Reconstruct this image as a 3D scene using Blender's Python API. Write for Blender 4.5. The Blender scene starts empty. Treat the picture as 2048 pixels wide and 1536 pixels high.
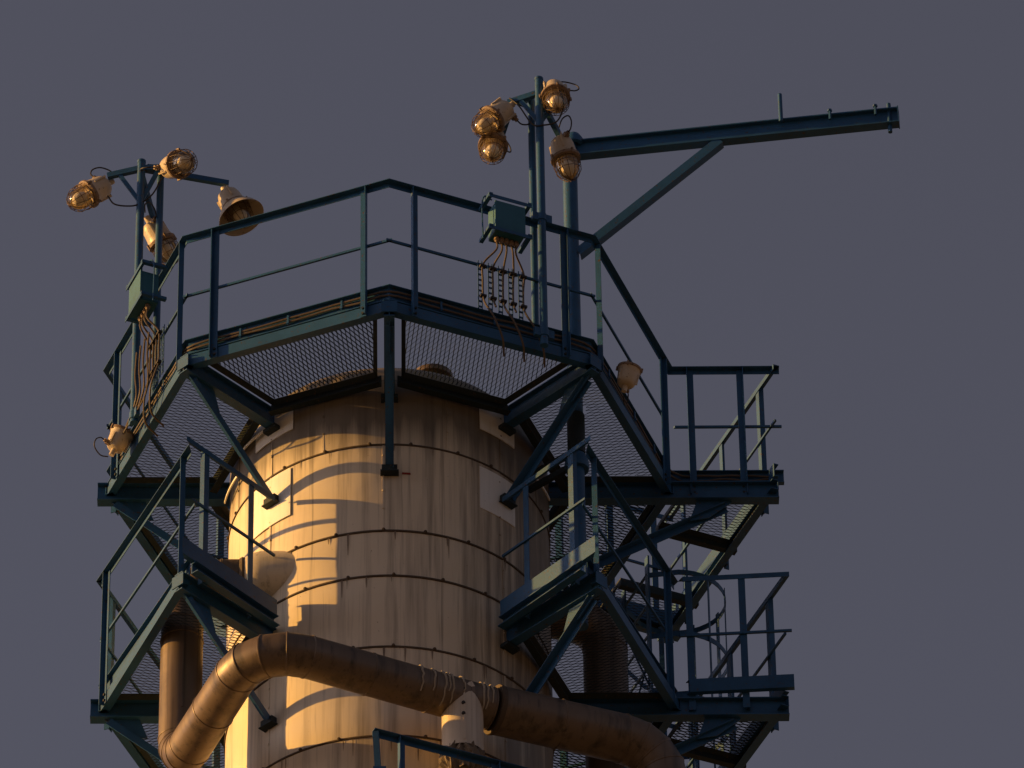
import bpy, math, random
from mathutils import Vector, Matrix
random.seed(7)
R = math.radians
scene = bpy.context.scene

# ------------------------------------------------------------------ camera, sky, sun, exposure
# world: x right, y away from the camera, z up; z = 0 is the walking level of the top platform
GROUND_Z = -34.3
cam_d = bpy.data.cameras.new('camera'); cam = bpy.data.objects.new('camera', cam_d)
scene.collection.objects.link(cam); scene.camera = cam
cam_d.sensor_width = 36.0; cam_d.lens = 14180.0 / 2048.0 * 36.0
cam_d.clip_start = 0.5; cam_d.clip_end = 20000.0
c_right = Vector((0.99985432, -0.01187014, -0.01226556))
c_up = Vector((0.00166378, -0.64739622, 0.7621518))
c_fwd = Vector((0.01698752, 0.76206118, 0.64728215))
m = Matrix((c_right, c_up, -c_fwd)).transposed().to_4x4()
m.translation = Vector((0.0, -39.592, -32.667))
cam.matrix_world = m

SUN_AZ = 92.0      # degrees from the camera side towards the left
SUN_EL = 15.0
to_sun = Vector((-math.sin(R(SUN_AZ)) * math.cos(R(SUN_EL)), -math.cos(R(SUN_AZ)) * math.cos(R(SUN_EL)), math.sin(R(SUN_EL))))

world = bpy.data.worlds.new('World'); scene.world = world; world.use_nodes = True
wn = world.node_tree.nodes; wl = world.node_tree.links
for n in list(wn): wn.remove(n)
sky = wn.new('ShaderNodeTexSky'); sky.sky_type = 'NISHITA'; sky.sun_disc = False
sky.sun_elevation = R(SUN_EL)
sky.sun_rotation = math.atan2(to_sun.x, to_sun.y)
sky.air_density = 1.0; sky.dust_density = 3.0; sky.ozone_density = 1.0
hs = wn.new('ShaderNodeHueSaturation'); hs.inputs['Saturation'].default_value = 0.35
tint = wn.new('ShaderNodeMix'); tint.data_type = 'RGBA'; tint.blend_type = 'MULTIPLY'; tint.inputs[0].default_value = 1.0
tint.inputs[7].default_value = (0.75, 0.70, 0.825, 1)
bg = wn.new('ShaderNodeBackground'); bg.inputs['Strength'].default_value = 0.05
wo = wn.new('ShaderNodeOutputWorld')
wl.new(sky.outputs[0], hs.inputs['Color']); wl.new(hs.outputs[0], tint.inputs[6])
wl.new(tint.outputs[2], bg.inputs['Color']); wl.new(bg.outputs[0], wo.inputs['Surface'])

sun_d = bpy.data.lights.new('sun', 'SUN'); sun = bpy.data.objects.new('sun', sun_d)
scene.collection.objects.link(sun)
sun_d.energy = 5.0; sun_d.angle = R(0.6); sun_d.color = (1.0, 0.52, 0.115)
sun.rotation_euler = (-to_sun).to_track_quat('-Z', 'Y').to_euler()

vs = scene.view_settings
vs.view_transform = 'Standard'; vs.look = 'None'; vs.gamma = 1.0; vs.exposure = 0.55; vs.use_curve_mapping = False
scene.render.engine = 'CYCLES'
scene.cycles.use_denoising = True
scene.cycles.max_bounces = 8
scene.cycles.transparent_max_bounces = 16

# ------------------------------------------------------------------ materials
def new_mat(name):
    mt = bpy.data.materials.new(name); mt.use_nodes = True
    nt = mt.node_tree; b = nt.nodes['Principled BSDF']
    return mt, nt, b

def noise(nt, scale, detail=4.0, rough=0.6, vec=None):
    n = nt.nodes.new('ShaderNodeTexNoise'); n.inputs['Scale'].default_value = scale
    n.inputs['Detail'].default_value = detail; n.inputs['Roughness'].default_value = rough
    if vec is not None: nt.links.new(vec, n.inputs['Vector'])
    return n.outputs['Fac']

def ramp(nt, fac, stops):
    r = nt.nodes.new('ShaderNodeValToRGB'); el = r.color_ramp.elements
    while len(el) < len(stops): el.new(0.5)
    for e, (p, c) in zip(el, stops):
        e.position = p; e.color = c if len(c) == 4 else (*c, 1)
    nt.links.new(fac, r.inputs[0]); return r.outputs[0]

def mixc(nt, fac, a, b, mode='MIX'):
    mx = nt.nodes.new('ShaderNodeMix'); mx.data_type = 'RGBA'; mx.blend_type = mode
    for sock, v in ((mx.inputs[0], fac), (mx.inputs[6], a), (mx.inputs[7], b)):
        if hasattr(v, 'is_linked'): nt.links.new(v, sock)
        elif isinstance(v, (int, float)): sock.default_value = v
        else: sock.default_value = (*v, 1) if len(v) == 3 else v
    return mx.outputs[2]

def scaled_pos(nt, s):
    t = nt.nodes.new('ShaderNodeNewGeometry'); mp = nt.nodes.new('ShaderNodeMapping')
    nt.links.new(t.outputs['Position'], mp.inputs['Vector']); mp.inputs['Scale'].default_value = s
    return mp.outputs[0]

def bump(nt, b, h, strength, dist):
    bp = nt.nodes.new('ShaderNodeBump'); bp.inputs['Strength'].default_value = strength
    bp.inputs['Distance'].default_value = dist
    nt.links.new(h, bp.inputs['Height']); nt.links.new(bp.outputs[0], b.inputs['Normal'])

def paint(name, c0, c1, rough=0.45, rust=0.62, metallic=0.0):
    mt, nt, b = new_mat(name)
    p = scaled_pos(nt, (1, 1, 1))
    f = noise(nt, 7.0, 5, 0.65, p)
    col = mixc(nt, f, c0, c1)
    grime = ramp(nt, noise(nt, 2.6, 6, 0.7, p), [(0.45, (0, 0, 0)), (0.72, (0.55, 0.55, 0.55))])
    col = mixc(nt, grime, col, tuple(0.45 * v for v in c0))
    spots = ramp(nt, noise(nt, 38.0, 6, 0.7, p), [(rust, (0, 0, 0)), (rust + 0.05, (1, 1, 1))])
    col = mixc(nt, spots, col, (0.075, 0.042, 0.022))
    nt.links.new(col, b.inputs['Base Color'])
    b.inputs['Roughness'].default_value = rough; b.inputs['Metallic'].default_value = metallic
    b.inputs['Specular IOR Level'].default_value = 0.3
    bump(nt, b, noise(nt, 60.0, 3, 0.6, p), 0.12, 0.01)
    return mt

MAT = {}
MAT['steel'] = paint('blue_green_steel_paint', (0.015, 0.072, 0.178), (0.024, 0.094, 0.208), 0.45, 0.60)
MAT['deck'] = paint('deck_steel', (0.016, 0.030, 0.040), (0.012, 0.020, 0.025), 0.65, 0.60)
MAT['box'] = paint('box_paint', (0.022, 0.105, 0.165), (0.03, 0.12, 0.18), 0.5, 0.66)
MAT['wire'] = paint('rusty_wire', (0.10, 0.06, 0.03), (0.16, 0.10, 0.05), 0.6, 0.5)
MAT['cream'] = paint('cream_enamel', (0.56, 0.49, 0.39), (0.45, 0.37, 0.27), 0.4, 0.62)
MAT['flange'] = paint('rusty_flange', (0.28, 0.21, 0.155), (0.17, 0.11, 0.07), 0.6, 0.56)
MAT['cable'] = paint('grey_cable', (0.13, 0.10, 0.078), (0.06, 0.052, 0.046), 0.55, 0.9)
MAT['black'] = paint('black_rubber', (0.02, 0.018, 0.017), (0.035, 0.03, 0.026), 0.6, 0.95)
MAT['bulb'] = paint('frosted_bulb', (0.75, 0.68, 0.55), (0.8, 0.74, 0.62), 0.25, 0.99)
MAT['wool'] = paint('torn_wool', (0.20, 0.16, 0.12), (0.09, 0.07, 0.05), 0.95, 0.6)

def cladding(name, base, light, streak, dirt=1.0, metallic=0.25, rough=0.42, soot_and_shade=False):
    mt, nt, b = new_mat(name)
    p = scaled_pos(nt, (1, 1, 1)); st = scaled_pos(nt, (9.0, 9.0, 0.35)); st2 = scaled_pos(nt, (30.0, 30.0, 0.8))
    col = mixc(nt, noise(nt, 2.2, 5, 0.6, p), base, light)
    s1 = ramp(nt, noise(nt, 1.0, 5, 0.6, st), [(0.50, (0, 0, 0)), (0.74, (0.75 * dirt,) * 3)])
    col = mixc(nt, s1, col, streak)
    s2 = ramp(nt, noise(nt, 1.0, 3, 0.6, st2), [(0.56, (0, 0, 0)), (0.75, (0.55 * dirt,) * 3)])
    col = mixc(nt, s2, col, streak)
    specks = ramp(nt, noise(nt, 45.0, 4, 0.6, p), [(0.70, (0, 0, 0)), (0.74, (0.8, 0.8, 0.8))])
    col = mixc(nt, specks, col, (0.10, 0.05, 0.025))
    if soot_and_shade:     # grime washed down from the deck above: a stained collar on the top courses
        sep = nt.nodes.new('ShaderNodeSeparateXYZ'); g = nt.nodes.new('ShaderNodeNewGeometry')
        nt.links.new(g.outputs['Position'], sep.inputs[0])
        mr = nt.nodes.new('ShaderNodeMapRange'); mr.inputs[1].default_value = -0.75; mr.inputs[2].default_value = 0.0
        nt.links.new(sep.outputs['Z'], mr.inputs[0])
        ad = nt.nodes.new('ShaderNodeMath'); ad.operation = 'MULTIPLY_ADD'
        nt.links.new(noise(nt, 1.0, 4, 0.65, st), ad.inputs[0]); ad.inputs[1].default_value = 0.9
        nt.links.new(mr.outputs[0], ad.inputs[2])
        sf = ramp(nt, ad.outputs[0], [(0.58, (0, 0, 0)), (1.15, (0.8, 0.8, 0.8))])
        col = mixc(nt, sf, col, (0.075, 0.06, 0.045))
        mx = nt.nodes.new('ShaderNodeMapRange'); mx.inputs[1].default_value = 0.25; mx.inputs[2].default_value = 1.05  # right-hand stain streaks, with the shade's falloff painted into their colour
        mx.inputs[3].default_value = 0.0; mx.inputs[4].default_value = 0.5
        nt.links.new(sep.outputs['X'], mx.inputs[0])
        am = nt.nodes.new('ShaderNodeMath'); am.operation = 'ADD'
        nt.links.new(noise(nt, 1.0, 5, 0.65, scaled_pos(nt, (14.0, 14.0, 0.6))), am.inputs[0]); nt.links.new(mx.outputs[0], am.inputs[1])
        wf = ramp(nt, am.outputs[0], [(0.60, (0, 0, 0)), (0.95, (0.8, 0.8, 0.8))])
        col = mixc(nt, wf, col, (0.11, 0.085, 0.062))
    nt.links.new(col, b.inputs['Base Color'])
    b.inputs['Metallic'].default_value = metallic
    rr = ramp(nt, noise(nt, 5.0, 4, 0.6, p), [(0.3, (rough - 0.08,) * 3), (0.7, (rough + 0.14,) * 3)])
    nt.links.new(rr, b.inputs['Roughness'])
    bump(nt, b, noise(nt, 3.0, 3, 0.5, p), 0.25, 0.02)
    return mt

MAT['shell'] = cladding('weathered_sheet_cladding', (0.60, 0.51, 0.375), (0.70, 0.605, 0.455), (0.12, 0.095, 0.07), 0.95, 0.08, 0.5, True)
MAT['patch'] = cladding('newer_sheet', (0.74, 0.72, 0.66), (0.82, 0.80, 0.75), (0.40, 0.36, 0.31), 0.5, 0.15, 0.45)
MAT['pipe'] = cladding('pipe_sheet', (0.105, 0.074, 0.050), (0.170, 0.122, 0.084), (0.020, 0.016, 0.013), 1.15, 0.30, 0.42)
MAT['pale_pipe'] = cladding('pale_pipe_sheet', (0.50, 0.43, 0.34), (0.58, 0.50, 0.40), (0.20, 0.15, 0.11), 0.8, 0.15, 0.5)
MAT['joint'] = paint('tarred_joint', (0.055, 0.04, 0.028), (0.10, 0.07, 0.045), 0.7, 0.6)
MAT['drip'] = paint('tar_drip', (0.17, 0.13, 0.09), (0.26, 0.20, 0.145), 0.6, 0.7)
MAT['mortar'] = paint('dried_mortar', (0.40, 0.34, 0.26), (0.30, 0.25, 0.19), 0.9, 0.9)
MAT['red'] = paint('red_chalk', (0.30, 0.03, 0.02), (0.2, 0.03, 0.02), 0.8, 0.99)

def ground_mat():
    mt, nt, b = new_mat('yard_ground'); p = scaled_pos(nt, (1, 1, 1))
    nt.links.new(mixc(nt, noise(nt, 0.08, 6, 0.6, p), (0.11, 0.095, 0.078), (0.17, 0.148, 0.12)), b.inputs['Base Color'])
    b.inputs['Roughness'].default_value = 0.9
    return mt
MAT['ground'] = ground_mat()

def glass_mat():      # thin clear glass: mostly see-through, with a Fresnel sheen
    mt = bpy.data.materials.new('lamp_glass'); mt.use_nodes = True; nt = mt.node_tree
    for n in list(nt.nodes): nt.nodes.remove(n)
    out = nt.nodes.new('ShaderNodeOutputMaterial'); mx = nt.nodes.new('ShaderNodeMixShader')
    tr = nt.nodes.new('ShaderNodeBsdfTransparent'); tr.inputs[0].default_value = (0.96, 0.93, 0.87, 1)
    gl = nt.nodes.new('ShaderNodeBsdfGlossy'); gl.inputs['Roughness'].default_value = 0.08
    gl.inputs['Color'].default_value = (0.95, 0.9, 0.8, 1)
    fr = nt.nodes.new('ShaderNodeFresnel'); fr.inputs[0].default_value = 1.5
    ad = nt.nodes.new('ShaderNodeMath'); ad.operation = 'MULTIPLY_ADD'; ad.inputs[1].default_value = 1.2; ad.inputs[2].default_value = 0.05
    nt.links.new(fr.outputs[0], ad.inputs[0]); nt.links.new(ad.outputs[0], mx.inputs[0])
    nt.links.new(tr.outputs[0], mx.inputs[1]); nt.links.new(gl.outputs[0], mx.inputs[2]); nt.links.new(mx.outputs[0], out.inputs[0])
    return mt
MAT['glass'] = glass_mat()

# ------------------------------------------------------------------ helpers
COL = scene.collection
ORIGIN = {}

def V(*a): return Vector(a)

def tag(o, label=None, cat=None, group=None, kind=None):
    if label: o['label'] = label
    if cat: o['category'] = cat
    if group: o['group'] = group
    if kind: o['kind'] = kind
    return o

def thing(name, loc, label, cat, group=None):
    o = bpy.data.objects.new(name, None); COL.objects.link(o)
    o.empty_display_size = 0.1; o.location = loc; ORIGIN[o.name] = Vector(loc)
    return tag(o, label, cat, group)

class MB:
    """collects pieces of ONE mesh"""
    def __init__(s): s.v = []; s.f = []
    def add(s, vs_, fs_):
        k = len(s.v); s.v += [Vector(p) for p in vs_]; s.f += [tuple(i + k for i in f) for f in fs_]
    def box(s, c, sx, sy, sz, ax=None, ay=None, az=None):
        ax = Vector(ax) if ax else V(1, 0, 0); ay = Vector(ay) if ay else V(0, 1, 0); az = Vector(az) if az else V(0, 0, 1)
        c = Vector(c); p = []
        for k in (-1, 1):
            for i, j in ((-1, -1), (1, -1), (1, 1), (-1, 1)):
                p.append(c + ax * (i * sx / 2) + ay * (j * sy / 2) + az * (k * sz / 2))
        s.add(p, [(3, 2, 1, 0), (4, 5, 6, 7), (0, 1, 5, 4), (1, 2, 6, 5), (2, 3, 7, 6), (3, 0, 4, 7)])
    def prof(s, a, b, pts, side, up, cut_a=None, cut_b=None):
        """extrude a closed profile (u along side, v along up) from a to b; optional mitre plane normals"""
        a = Vector(a); b = Vector(b); d = (b - a).normalized(); side = Vector(side); up = Vector(up)
        def at(o, n):
            r = []
            for u, v in pts:
                q = o + side * u + up * v
                if n is not None:
                    n_ = Vector(n); q = q - d * ((q - o).dot(n_) / d.dot(n_))
                r.append(q)
            return r
        n = len(pts); s.add(at(a, cut_a) + at(b, cut_b), [(i, (i + 1) % n, n + (i + 1) % n, n + i) for i in range(n)] + [tuple(range(n - 1, -1, -1)), tuple(range(n, 2 * n))])
    def bar(s, a, b, w, h, up=(0, 0, 1)):
        a = Vector(a); b = Vector(b); d = (b - a).normalized(); side = d.cross(Vector(up)).normalized(); u2 = side.cross(d).normalized()
        s.prof(a, b, [(-w / 2, -h / 2), (w / 2, -h / 2), (w / 2, h / 2), (-w / 2, h / 2)], side, u2)
    def angle(s, a, b, leg, t, side, up):
        s.prof(a, b, [(0, 0), (leg, 0), (leg, -t), (t, -t), (t, -leg), (0, -leg)], side, up)
    def ibeam(s, a, b, w, h, tf, tw, up=(0, 0, 1)):
        a = Vector(a); b = Vector(b); d = (b - a).normalized(); side = d.cross(Vector(up)).normalized(); u2 = side.cross(d).normalized()
        W, H = w / 2, h / 2; q = tw / 2
        s.prof(a, b, [(-W, -H), (W, -H), (W, -H + tf), (q, -H + tf), (q, H - tf), (W, H - tf), (W, H), (-W, H), (-W, H - tf), (-q, H - tf), (-q, -H + tf), (-W, -H + tf)], side, u2)
    def tube(s, path, r, n=10, cap=True, t0=None, t1=None):
        path = [Vector(p) for p in path]; m_ = len(path); rs = r if isinstance(r, (list, tuple)) else [r] * m_
        tang = []
        for i in range(m_):
            t = (path[min(i + 1, m_ - 1)] - path[max(i - 1, 0)]); tang.append(t.normalized())
        if t0 is not None: tang[0] = Vector(t0).normalized()
        if t1 is not None: tang[-1] = Vector(t1).normalized()
        ref = V(0, 0, 1) if abs(tang[0].z) < 0.9 else V(1, 0, 0)
        u = tang[0].cross(ref).normalized(); vs_ = []
        for i in range(m_):
            u = (u - tang[i] * u.dot(tang[i])).normalized(); w = tang[i].cross(u)
            for k in range(n):
                a = 2 * math.pi * k / n; vs_.append(path[i] + (u * math.cos(a) + w * math.sin(a)) * rs[i])
        fs_ = [(i * n + k, i * n + (k + 1) % n, (i + 1) * n + (k + 1) % n, (i + 1) * n + k) for i in range(m_ - 1) for k in range(n)]
        if cap: fs_ += [tuple(range(n - 1, -1, -1)), tuple(range((m_ - 1) * n, m_ * n))]
        s.add(vs_, fs_)
    def lathe(s, prof, o=(0, 0, 0), axis=(0, 0, 1), n=24):
        o = Vector(o); ax = Vector(axis).normalized(); ref = V(1, 0, 0) if abs(ax.x) < 0.9 else V(0, 1, 0)
        u = (ref - ax * ref.dot(ax)).normalized(); w = ax.cross(u); vs_ = []
        for r, z in prof:
            for k in range(n):
                a = 2 * math.pi * k / n; vs_.append(o + ax * z + (u * math.cos(a) + w * math.sin(a)) * r)
        m_ = len(prof)
        s.add(vs_, [(i * n + k, i * n + (k + 1) % n, (i + 1) * n + (k + 1) % n, (i + 1) * n + k) for i in range(m_ - 1) for k in range(n)])
    def mesh(s, name, mat, origin=(0, 0, 0), smooth=True, angle=35):
        o = Vector(origin); me = bpy.data.meshes.new(name)
        me.from_pydata([tuple(p - o) for p in s.v], [], s.f); me.materials.append(MAT[mat])
        if smooth:
            me.polygons.foreach_set('use_smooth', [True] * len(me.polygons)); me.set_sharp_from_angle(angle=R(angle))
        me.update(); return me
    def build(s, name, mat, parent=None, smooth=True, angle=35):
        o0 = ORIGIN[parent.name] if parent else V(0, 0, 0)
        ob = bpy.data.objects.new(name, s.mesh(name, mat, o0, smooth, angle)); COL.objects.link(ob)
        if parent: ob.parent = parent
        ORIGIN[ob.name] = o0; return ob

def one(parent, name, mat, fn, **kw):
    b = MB(); fn(b); return b.build(name, mat, parent, **kw)

def spline(pts, per=6):
    pts = [Vector(p) for p in pts]; out = []
    q = [2 * pts[0] - pts[1]] + pts + [2 * pts[-1] - pts[-2]]
    for i in range(1, len(q) - 2):
        for k in range(per):
            t = k / per; a, b, c, d = q[i - 1], q[i], q[i + 1], q[i + 2]
            out.append(0.5 * (2 * b + (c - a) * t + (2 * a - 5 * b + 4 * c - d) * t * t + (3 * b - a - 3 * c + d) * t ** 3))
    return out + [pts[-1]]

# ------------------------------------------------------------------ ground
g = MB(); S = 9000.0
g.add([(-S, -S, GROUND_Z), (S, -S, GROUND_Z), (S, S, GROUND_Z), (-S, S, GROUND_Z)], [(0, 1, 2, 3)])
tag(g.build('ground', 'ground', None, smooth=False), 'bare brown works yard ground far below the column', 'ground', kind='structure')

# ------------------------------------------------------------------ column
AX = -0.02            # column axis x
RS = 1.152            # cladding radius
def cyl(az, r, z):    # az in degrees, 0 = towards the camera, positive = right
    return V(AX + r * math.sin(R(az)), -r * math.cos(R(az)), z)

col_root = thing('process_column', (AX, 0, GROUND_Z), 'tall beige sheet-clad cylindrical column that carries all the platforms', 'column')

def curved_plate(b, az0, az1, r, z0, z1, th=0.004, n=10, wob=0.0, seed=0, nz=3):
    rnd = random.Random(seed); ph = rnd.uniform(0, 6.28)
    pts = []
    for j in range(nz + 1):
        z = z0 + (z1 - z0) * j / nz
        for i in range(n + 1):
            az = az0 + (az1 - az0) * i / n
            w = wob * math.sin(ph + az * 0.11 + z * 3.1) * math.sin(math.pi * j / nz)
            pts.append(cyl(az, r + w, z))
    inner = [cyl(az0 + (az1 - az0) * i / n, r - th, z) for z in (z0, z1) for i in range(n + 1)]
    N = n + 1; fs_ = [(j * N + i, j * N + i + 1, (j + 1) * N + i + 1, (j + 1) * N + i) for j in range(nz) for i in range(n)]
    k = len(pts)
    fs_ += [(i + 1, i, k + i, k + i + 1) for i in range(n)]
    fs_ += [(nz * N + i, nz * N + i + 1, k + N + i + 1, k + N + i) for i in range(n)]
    fs_ += [(0, k, k + N, nz * N) if nz == 1 else (0, k, k + N) + tuple((nz - j) * N for j in range(nz)),]
    fs_ += [tuple([n, *[j * N + n for j in range(1, nz + 1)], k + N + n, k + n])]
    b.add(pts + inner, fs_)

bands = [0.02, -0.577, -1.36, -1.763, -2.391, -3.164, -3.95, -4.75]
seams = [[-68.5 + 22.4 * k for k in range(16)]] + [[-46.5 + 44.5 * k for k in range(8)]] + [[-46.0 + 90 * k for k in range(4)]] * 5
for bi in range(len(bands) - 1):
    z1, z0 = bands[bi], bands[bi + 1]; ss = seams[bi]
    for k, a0 in enumerate(ss):
        a1 = ss[k + 1] if k + 1 < len(ss) else ss[0] + 360
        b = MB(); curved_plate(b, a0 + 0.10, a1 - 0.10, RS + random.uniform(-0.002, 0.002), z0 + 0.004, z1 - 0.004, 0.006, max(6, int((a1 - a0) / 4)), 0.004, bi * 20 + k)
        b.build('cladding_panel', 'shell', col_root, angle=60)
        # the lapped vertical seam with its screws
        if a0 < 120:
            sb = MB(); curved_plate(sb, a0 - 0.3, a0 + 0.3, RS + 0.0045, z0 + 0.01, z1 - 0.01, 0.008, 1, nz=1)
            zz = z1 - 0.1
            while zz > z0 + 0.05:
                c = cyl(a0, RS + 0.006, zz); sb.lathe([(0.0, 0.006), (0.007, 0.005), (0.009, 0.0)], c, cyl(a0, 1, 0) - cyl(a0, 0, 0), 8); zz -= 0.16
            sb.build('seam_strip', 'shell', col_root)
for bi, z in enumerate(bands[1:]):
    jb = MB()
    prof_ = [(RS - 0.004, -0.010), (RS + 0.0075, -0.007), (RS + 0.0085, 0.0), (RS + 0.005, 0.008), (RS - 0.004, 0.010)]
    jb.lathe(prof_, (AX, 0, z), n=120)
    a = -85 + bi * 5
    while a < 95:
        jb.lathe([(0, 0.014), (0.010, 0.011), (0.014, 0.0)], cyl(a, RS + 0.004, z + 0.008), cyl(a, 1, 0) - cyl(a, 0, 0), 8); a += 15.3 + random.uniform(-2, 2)
    jb.build('joint_band', 'joint', col_root)
for bi, z in enumerate(bands[1:-1]):
    for k in range(9):
        a = random.uniform(-40, 75); ln_ = random.uniform(0.05, 0.22); w_ = random.uniform(0.15, 0.4)
        b = MB(); N_ = 5
        L_ = [cyl(a - w_ * (1 - 0.8 * i / N_), RS + 0.0042, z - 0.006 - ln_ * i / N_) for i in range(N_ + 1)]; R_ = [cyl(a + w_ * (1 - 0.8 * i / N_), RS + 0.0042, z - 0.006 - ln_ * i / N_) for i in range(N_ + 1)]
        b.add(L_ + R_, [(i, i + 1, N_ + 2 + i, N_ + 1 + i) for i in range(N_)]); b.build('tar_drip', 'drip', col_root)
core = MB(); core.lathe([(0.0, GROUND_Z), (RS - 0.02, GROUND_Z), (RS - 0.02, 0.05)], (AX, 0, 0), n=64); core.build('vessel_wall', 'joint', col_root)
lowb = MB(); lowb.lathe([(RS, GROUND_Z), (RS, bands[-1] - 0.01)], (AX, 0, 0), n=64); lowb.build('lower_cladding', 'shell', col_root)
hd = MB(); hd.lathe([(RS, 0.02), (RS - 0.02, 0.12), (RS - 0.12, 0.24), (RS - 0.34, 0.36), (RS - 0.66, 0.44), (0.25, 0.49), (0.0, 0.5)], (AX, 0, 0), n=64)
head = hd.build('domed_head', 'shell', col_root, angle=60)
one(col_root, 'head_nozzle', 'pipe', lambda b: (b.tube([(0.3, -0.25, 0.4), (0.3, -0.25, 0.85)], 0.09, 20), b.lathe([(0.09, 0.78), (0.15, 0.78), (0.15, 0.82), (0.09, 0.82)], (0.3, -0.25, 0), n=24)))
# bright repair plates behind the bracket feet, and behind the radial beams
for a0, a1, za, zb in ((-56.5, -36.8, -0.60, -1.03), (33.6, 50.2, -0.62, -1.00), (34.0, 50.5, -0.03, -0.27), (-55.0, -36.0, -0.03, -0.25)):
    b = MB(); curved_plate(b, a0, a1, RS + 0.010, zb, za, 0.008, 8, nz=2); b.build('repair_plate', 'patch', col_root)
b = MB(); curved_plate(b, 4.6, 7.6, RS + 0.004, -0.845, -0.83, 0.003, 3, nz=1); b.build('chalk_mark', 'red', col_root)
# lifting lugs and loose bands right under the deck
for a0, a1, z in ((-62, -46, -0.16), (-42, -30, -0.11), (-80, -64, -0.34), (60, 74, -0.42), (70, 84, -2.3)):
    b = MB(); curved_plate(b, a0, a1, RS + 0.05, z, z + 0.02, 0.01, 8, nz=1); b.build('loose_strap', 'patch', col_root)

# ------------------------------------------------------------------ platforms
RO = 2.10; RI = 1.27; PX = -0.015
def oct_pt(a, r, z=0.0): return V(PX + r * math.sin(R(a)), -r * math.cos(R(a)), z)

def clip_seg(a, b, poly):
    """clip a 2D segment to a convex counter-clockwise polygon"""
    t0, t1 = 0.0, 1.0; dx, dy = b[0] - a[0], b[1] - a[1]; n = len(poly)
    for i in range(n):
        p, q = poly[i], poly[(i + 1) % n]; nx, ny = -(q[1] - p[1]), q[0] - p[0]
        num = (a[0] - p[0]) * nx + (a[1] - p[1]) * ny; den = dx * nx + dy * ny
        if abs(den) < 1e-12:
            if num < 0: return None
        else:
            t = -num / den
            if den > 0: t0 = max(t0, t)
            else: t1 = min(t1, t)
            if t0 >= t1 - 1e-6: return None
    return (a[0] + dx * t0, a[1] + dy * t0), (a[0] + dx * t1, a[1] + dy * t1)

def expanded_metal(b, poly, z, er, tilt=1, LW=0.107, SW=0.032, holes=()):
    """zig-zag strands of expanded metal: long way of the mesh along er"""
    area = sum(poly[i][0] * poly[(i + 1) % len(poly)][1] - poly[(i + 1) % len(poly)][0] * poly[i][1] for i in range(len(poly)))
    if area < 0: poly = poly[::-1]
    er = Vector(er).normalized(); et = V(-er.y, er.x)
    rs = [V(*p).dot(er) for p in poly]; ts = [V(*p).dot(et) for p in poly]
    bond = 0.3; h = LW / 2; th = 0.0028; hh = 0.0065
    up = V(et.x * 0.62 * tilt, et.y * 0.62 * tilt, 0.78); up.normalize()
    for j in range(int(min(ts) / (SW / 2)) - 2, int(max(ts) / (SW / 2)) + 3):
        sg = 1 if j % 2 == 0 else -1; r = (int(min(rs) / LW) - 1) * LW; pts = []
        amp = SW / 4 - th * 0.62
        while r < max(rs) + LW:
            for q, s_ in ((0, 1), (bond, 1), (1, -1), (1 + bond, -1)): pts.append((r + q * h, j * SW / 2 + s_ * sg * amp))
            r += LW
        for (r0, t0), (r1, t1) in zip(pts, pts[1:]):
            a = (er.x * r0 + et.x * t0, er.y * r0 + et.y * t0); c = (er.x * r1 + et.x * t1, er.y * r1 + et.y * t1)
            sgm = clip_seg(a, c, poly)
            if not sgm: continue
            mx_, my_ = (sgm[0][0] + sgm[1][0]) / 2, (sgm[0][1] + sgm[1][1]) / 2
            if any((mx_ - hx) ** 2 + (my_ - hy) ** 2 < hr * hr for hx, hy, hr in holes): continue
            p, q = V(*sgm[0], z), V(*sgm[1], z); d = (q - p); 
            if d.length < 1e-4: continue
            d.normalize(); sd = d.cross(up).normalized() * (th / 2); u2 = up * (hh / 2)
            b.add([p - sd - u2, p + sd - u2, p + sd + u2, p - sd + u2, q - sd - u2, q + sd - u2, q + sd + u2, q - sd + u2],
                  [(0, 1, 5, 4), (1, 2, 6, 5), (2, 3, 7, 6), (3, 0, 4, 7)])

def inset(poly, ds):
    """move every side i of a convex CCW polygon inwards by ds[i]"""
    n = len(poly); L = []
    for i in range(n):
        p, q = V(*poly[i]), V(*poly[(i + 1) % n]); d = (q - p).normalized(); nn = V(-d.y, d.x); L.append((p + nn * ds[i], d))
    out = []
    for i in range(n):
        (p, d), (q, e) = L[i - 1], L[i]
        den = d.x * e.y - d.y * e.x; t = ((q.x - p.x) * e.y - (q.y - p.y) * e.x) / den
        out.append((p.x + d.x * t, p.y + d.y * t))
    return out

def deck_panel(root, poly, z, er, tilt=1, ds=None, holes=()):
    """one framed grating panel: four frame angles and the mesh between them"""
    area = sum(poly[i][0] * poly[(i + 1) % len(poly)][1] - poly[(i + 1) % len(poly)][0] * poly[i][1] for i in range(len(poly)))
    if area < 0:
        poly = poly[::-1]
        if ds: n = len(ds); ds = [ds[(n - 2 - i) % n] for i in range(n)]
    pin = inset(poly, ds or [0.05] * len(poly)); pin2 = inset(pin, [0.03] * len(pin))
    b = MB(); expanded_metal(b, pin2, z - 0.006, er, tilt, holes=holes)
    gr = b.build('grating', 'deck', root, smooth=False)
    n = len(pin)
    f = MB()
    for i in range(n):
        p, q, p2, q2 = pin[i], pin[(i + 1) % n], pin2[i], pin2[(i + 1) % n]
        zt, zb = z - 0.011, z - 0.045
        vs_ = [(*p, zb), (*q, zb), (*q2, zb + 0.029), (*p2, zb + 0.029), (*p, zt), (*q, zt), (*q2, zt), (*p2, zt)]
        f.add(vs_, [(3, 2, 1, 0), (4, 5, 6, 7), (0, 1, 5, 4), (2, 3, 7, 6)])
    f.build('panel_frame', 'deck', root, smooth=False)
    return gr

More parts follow.
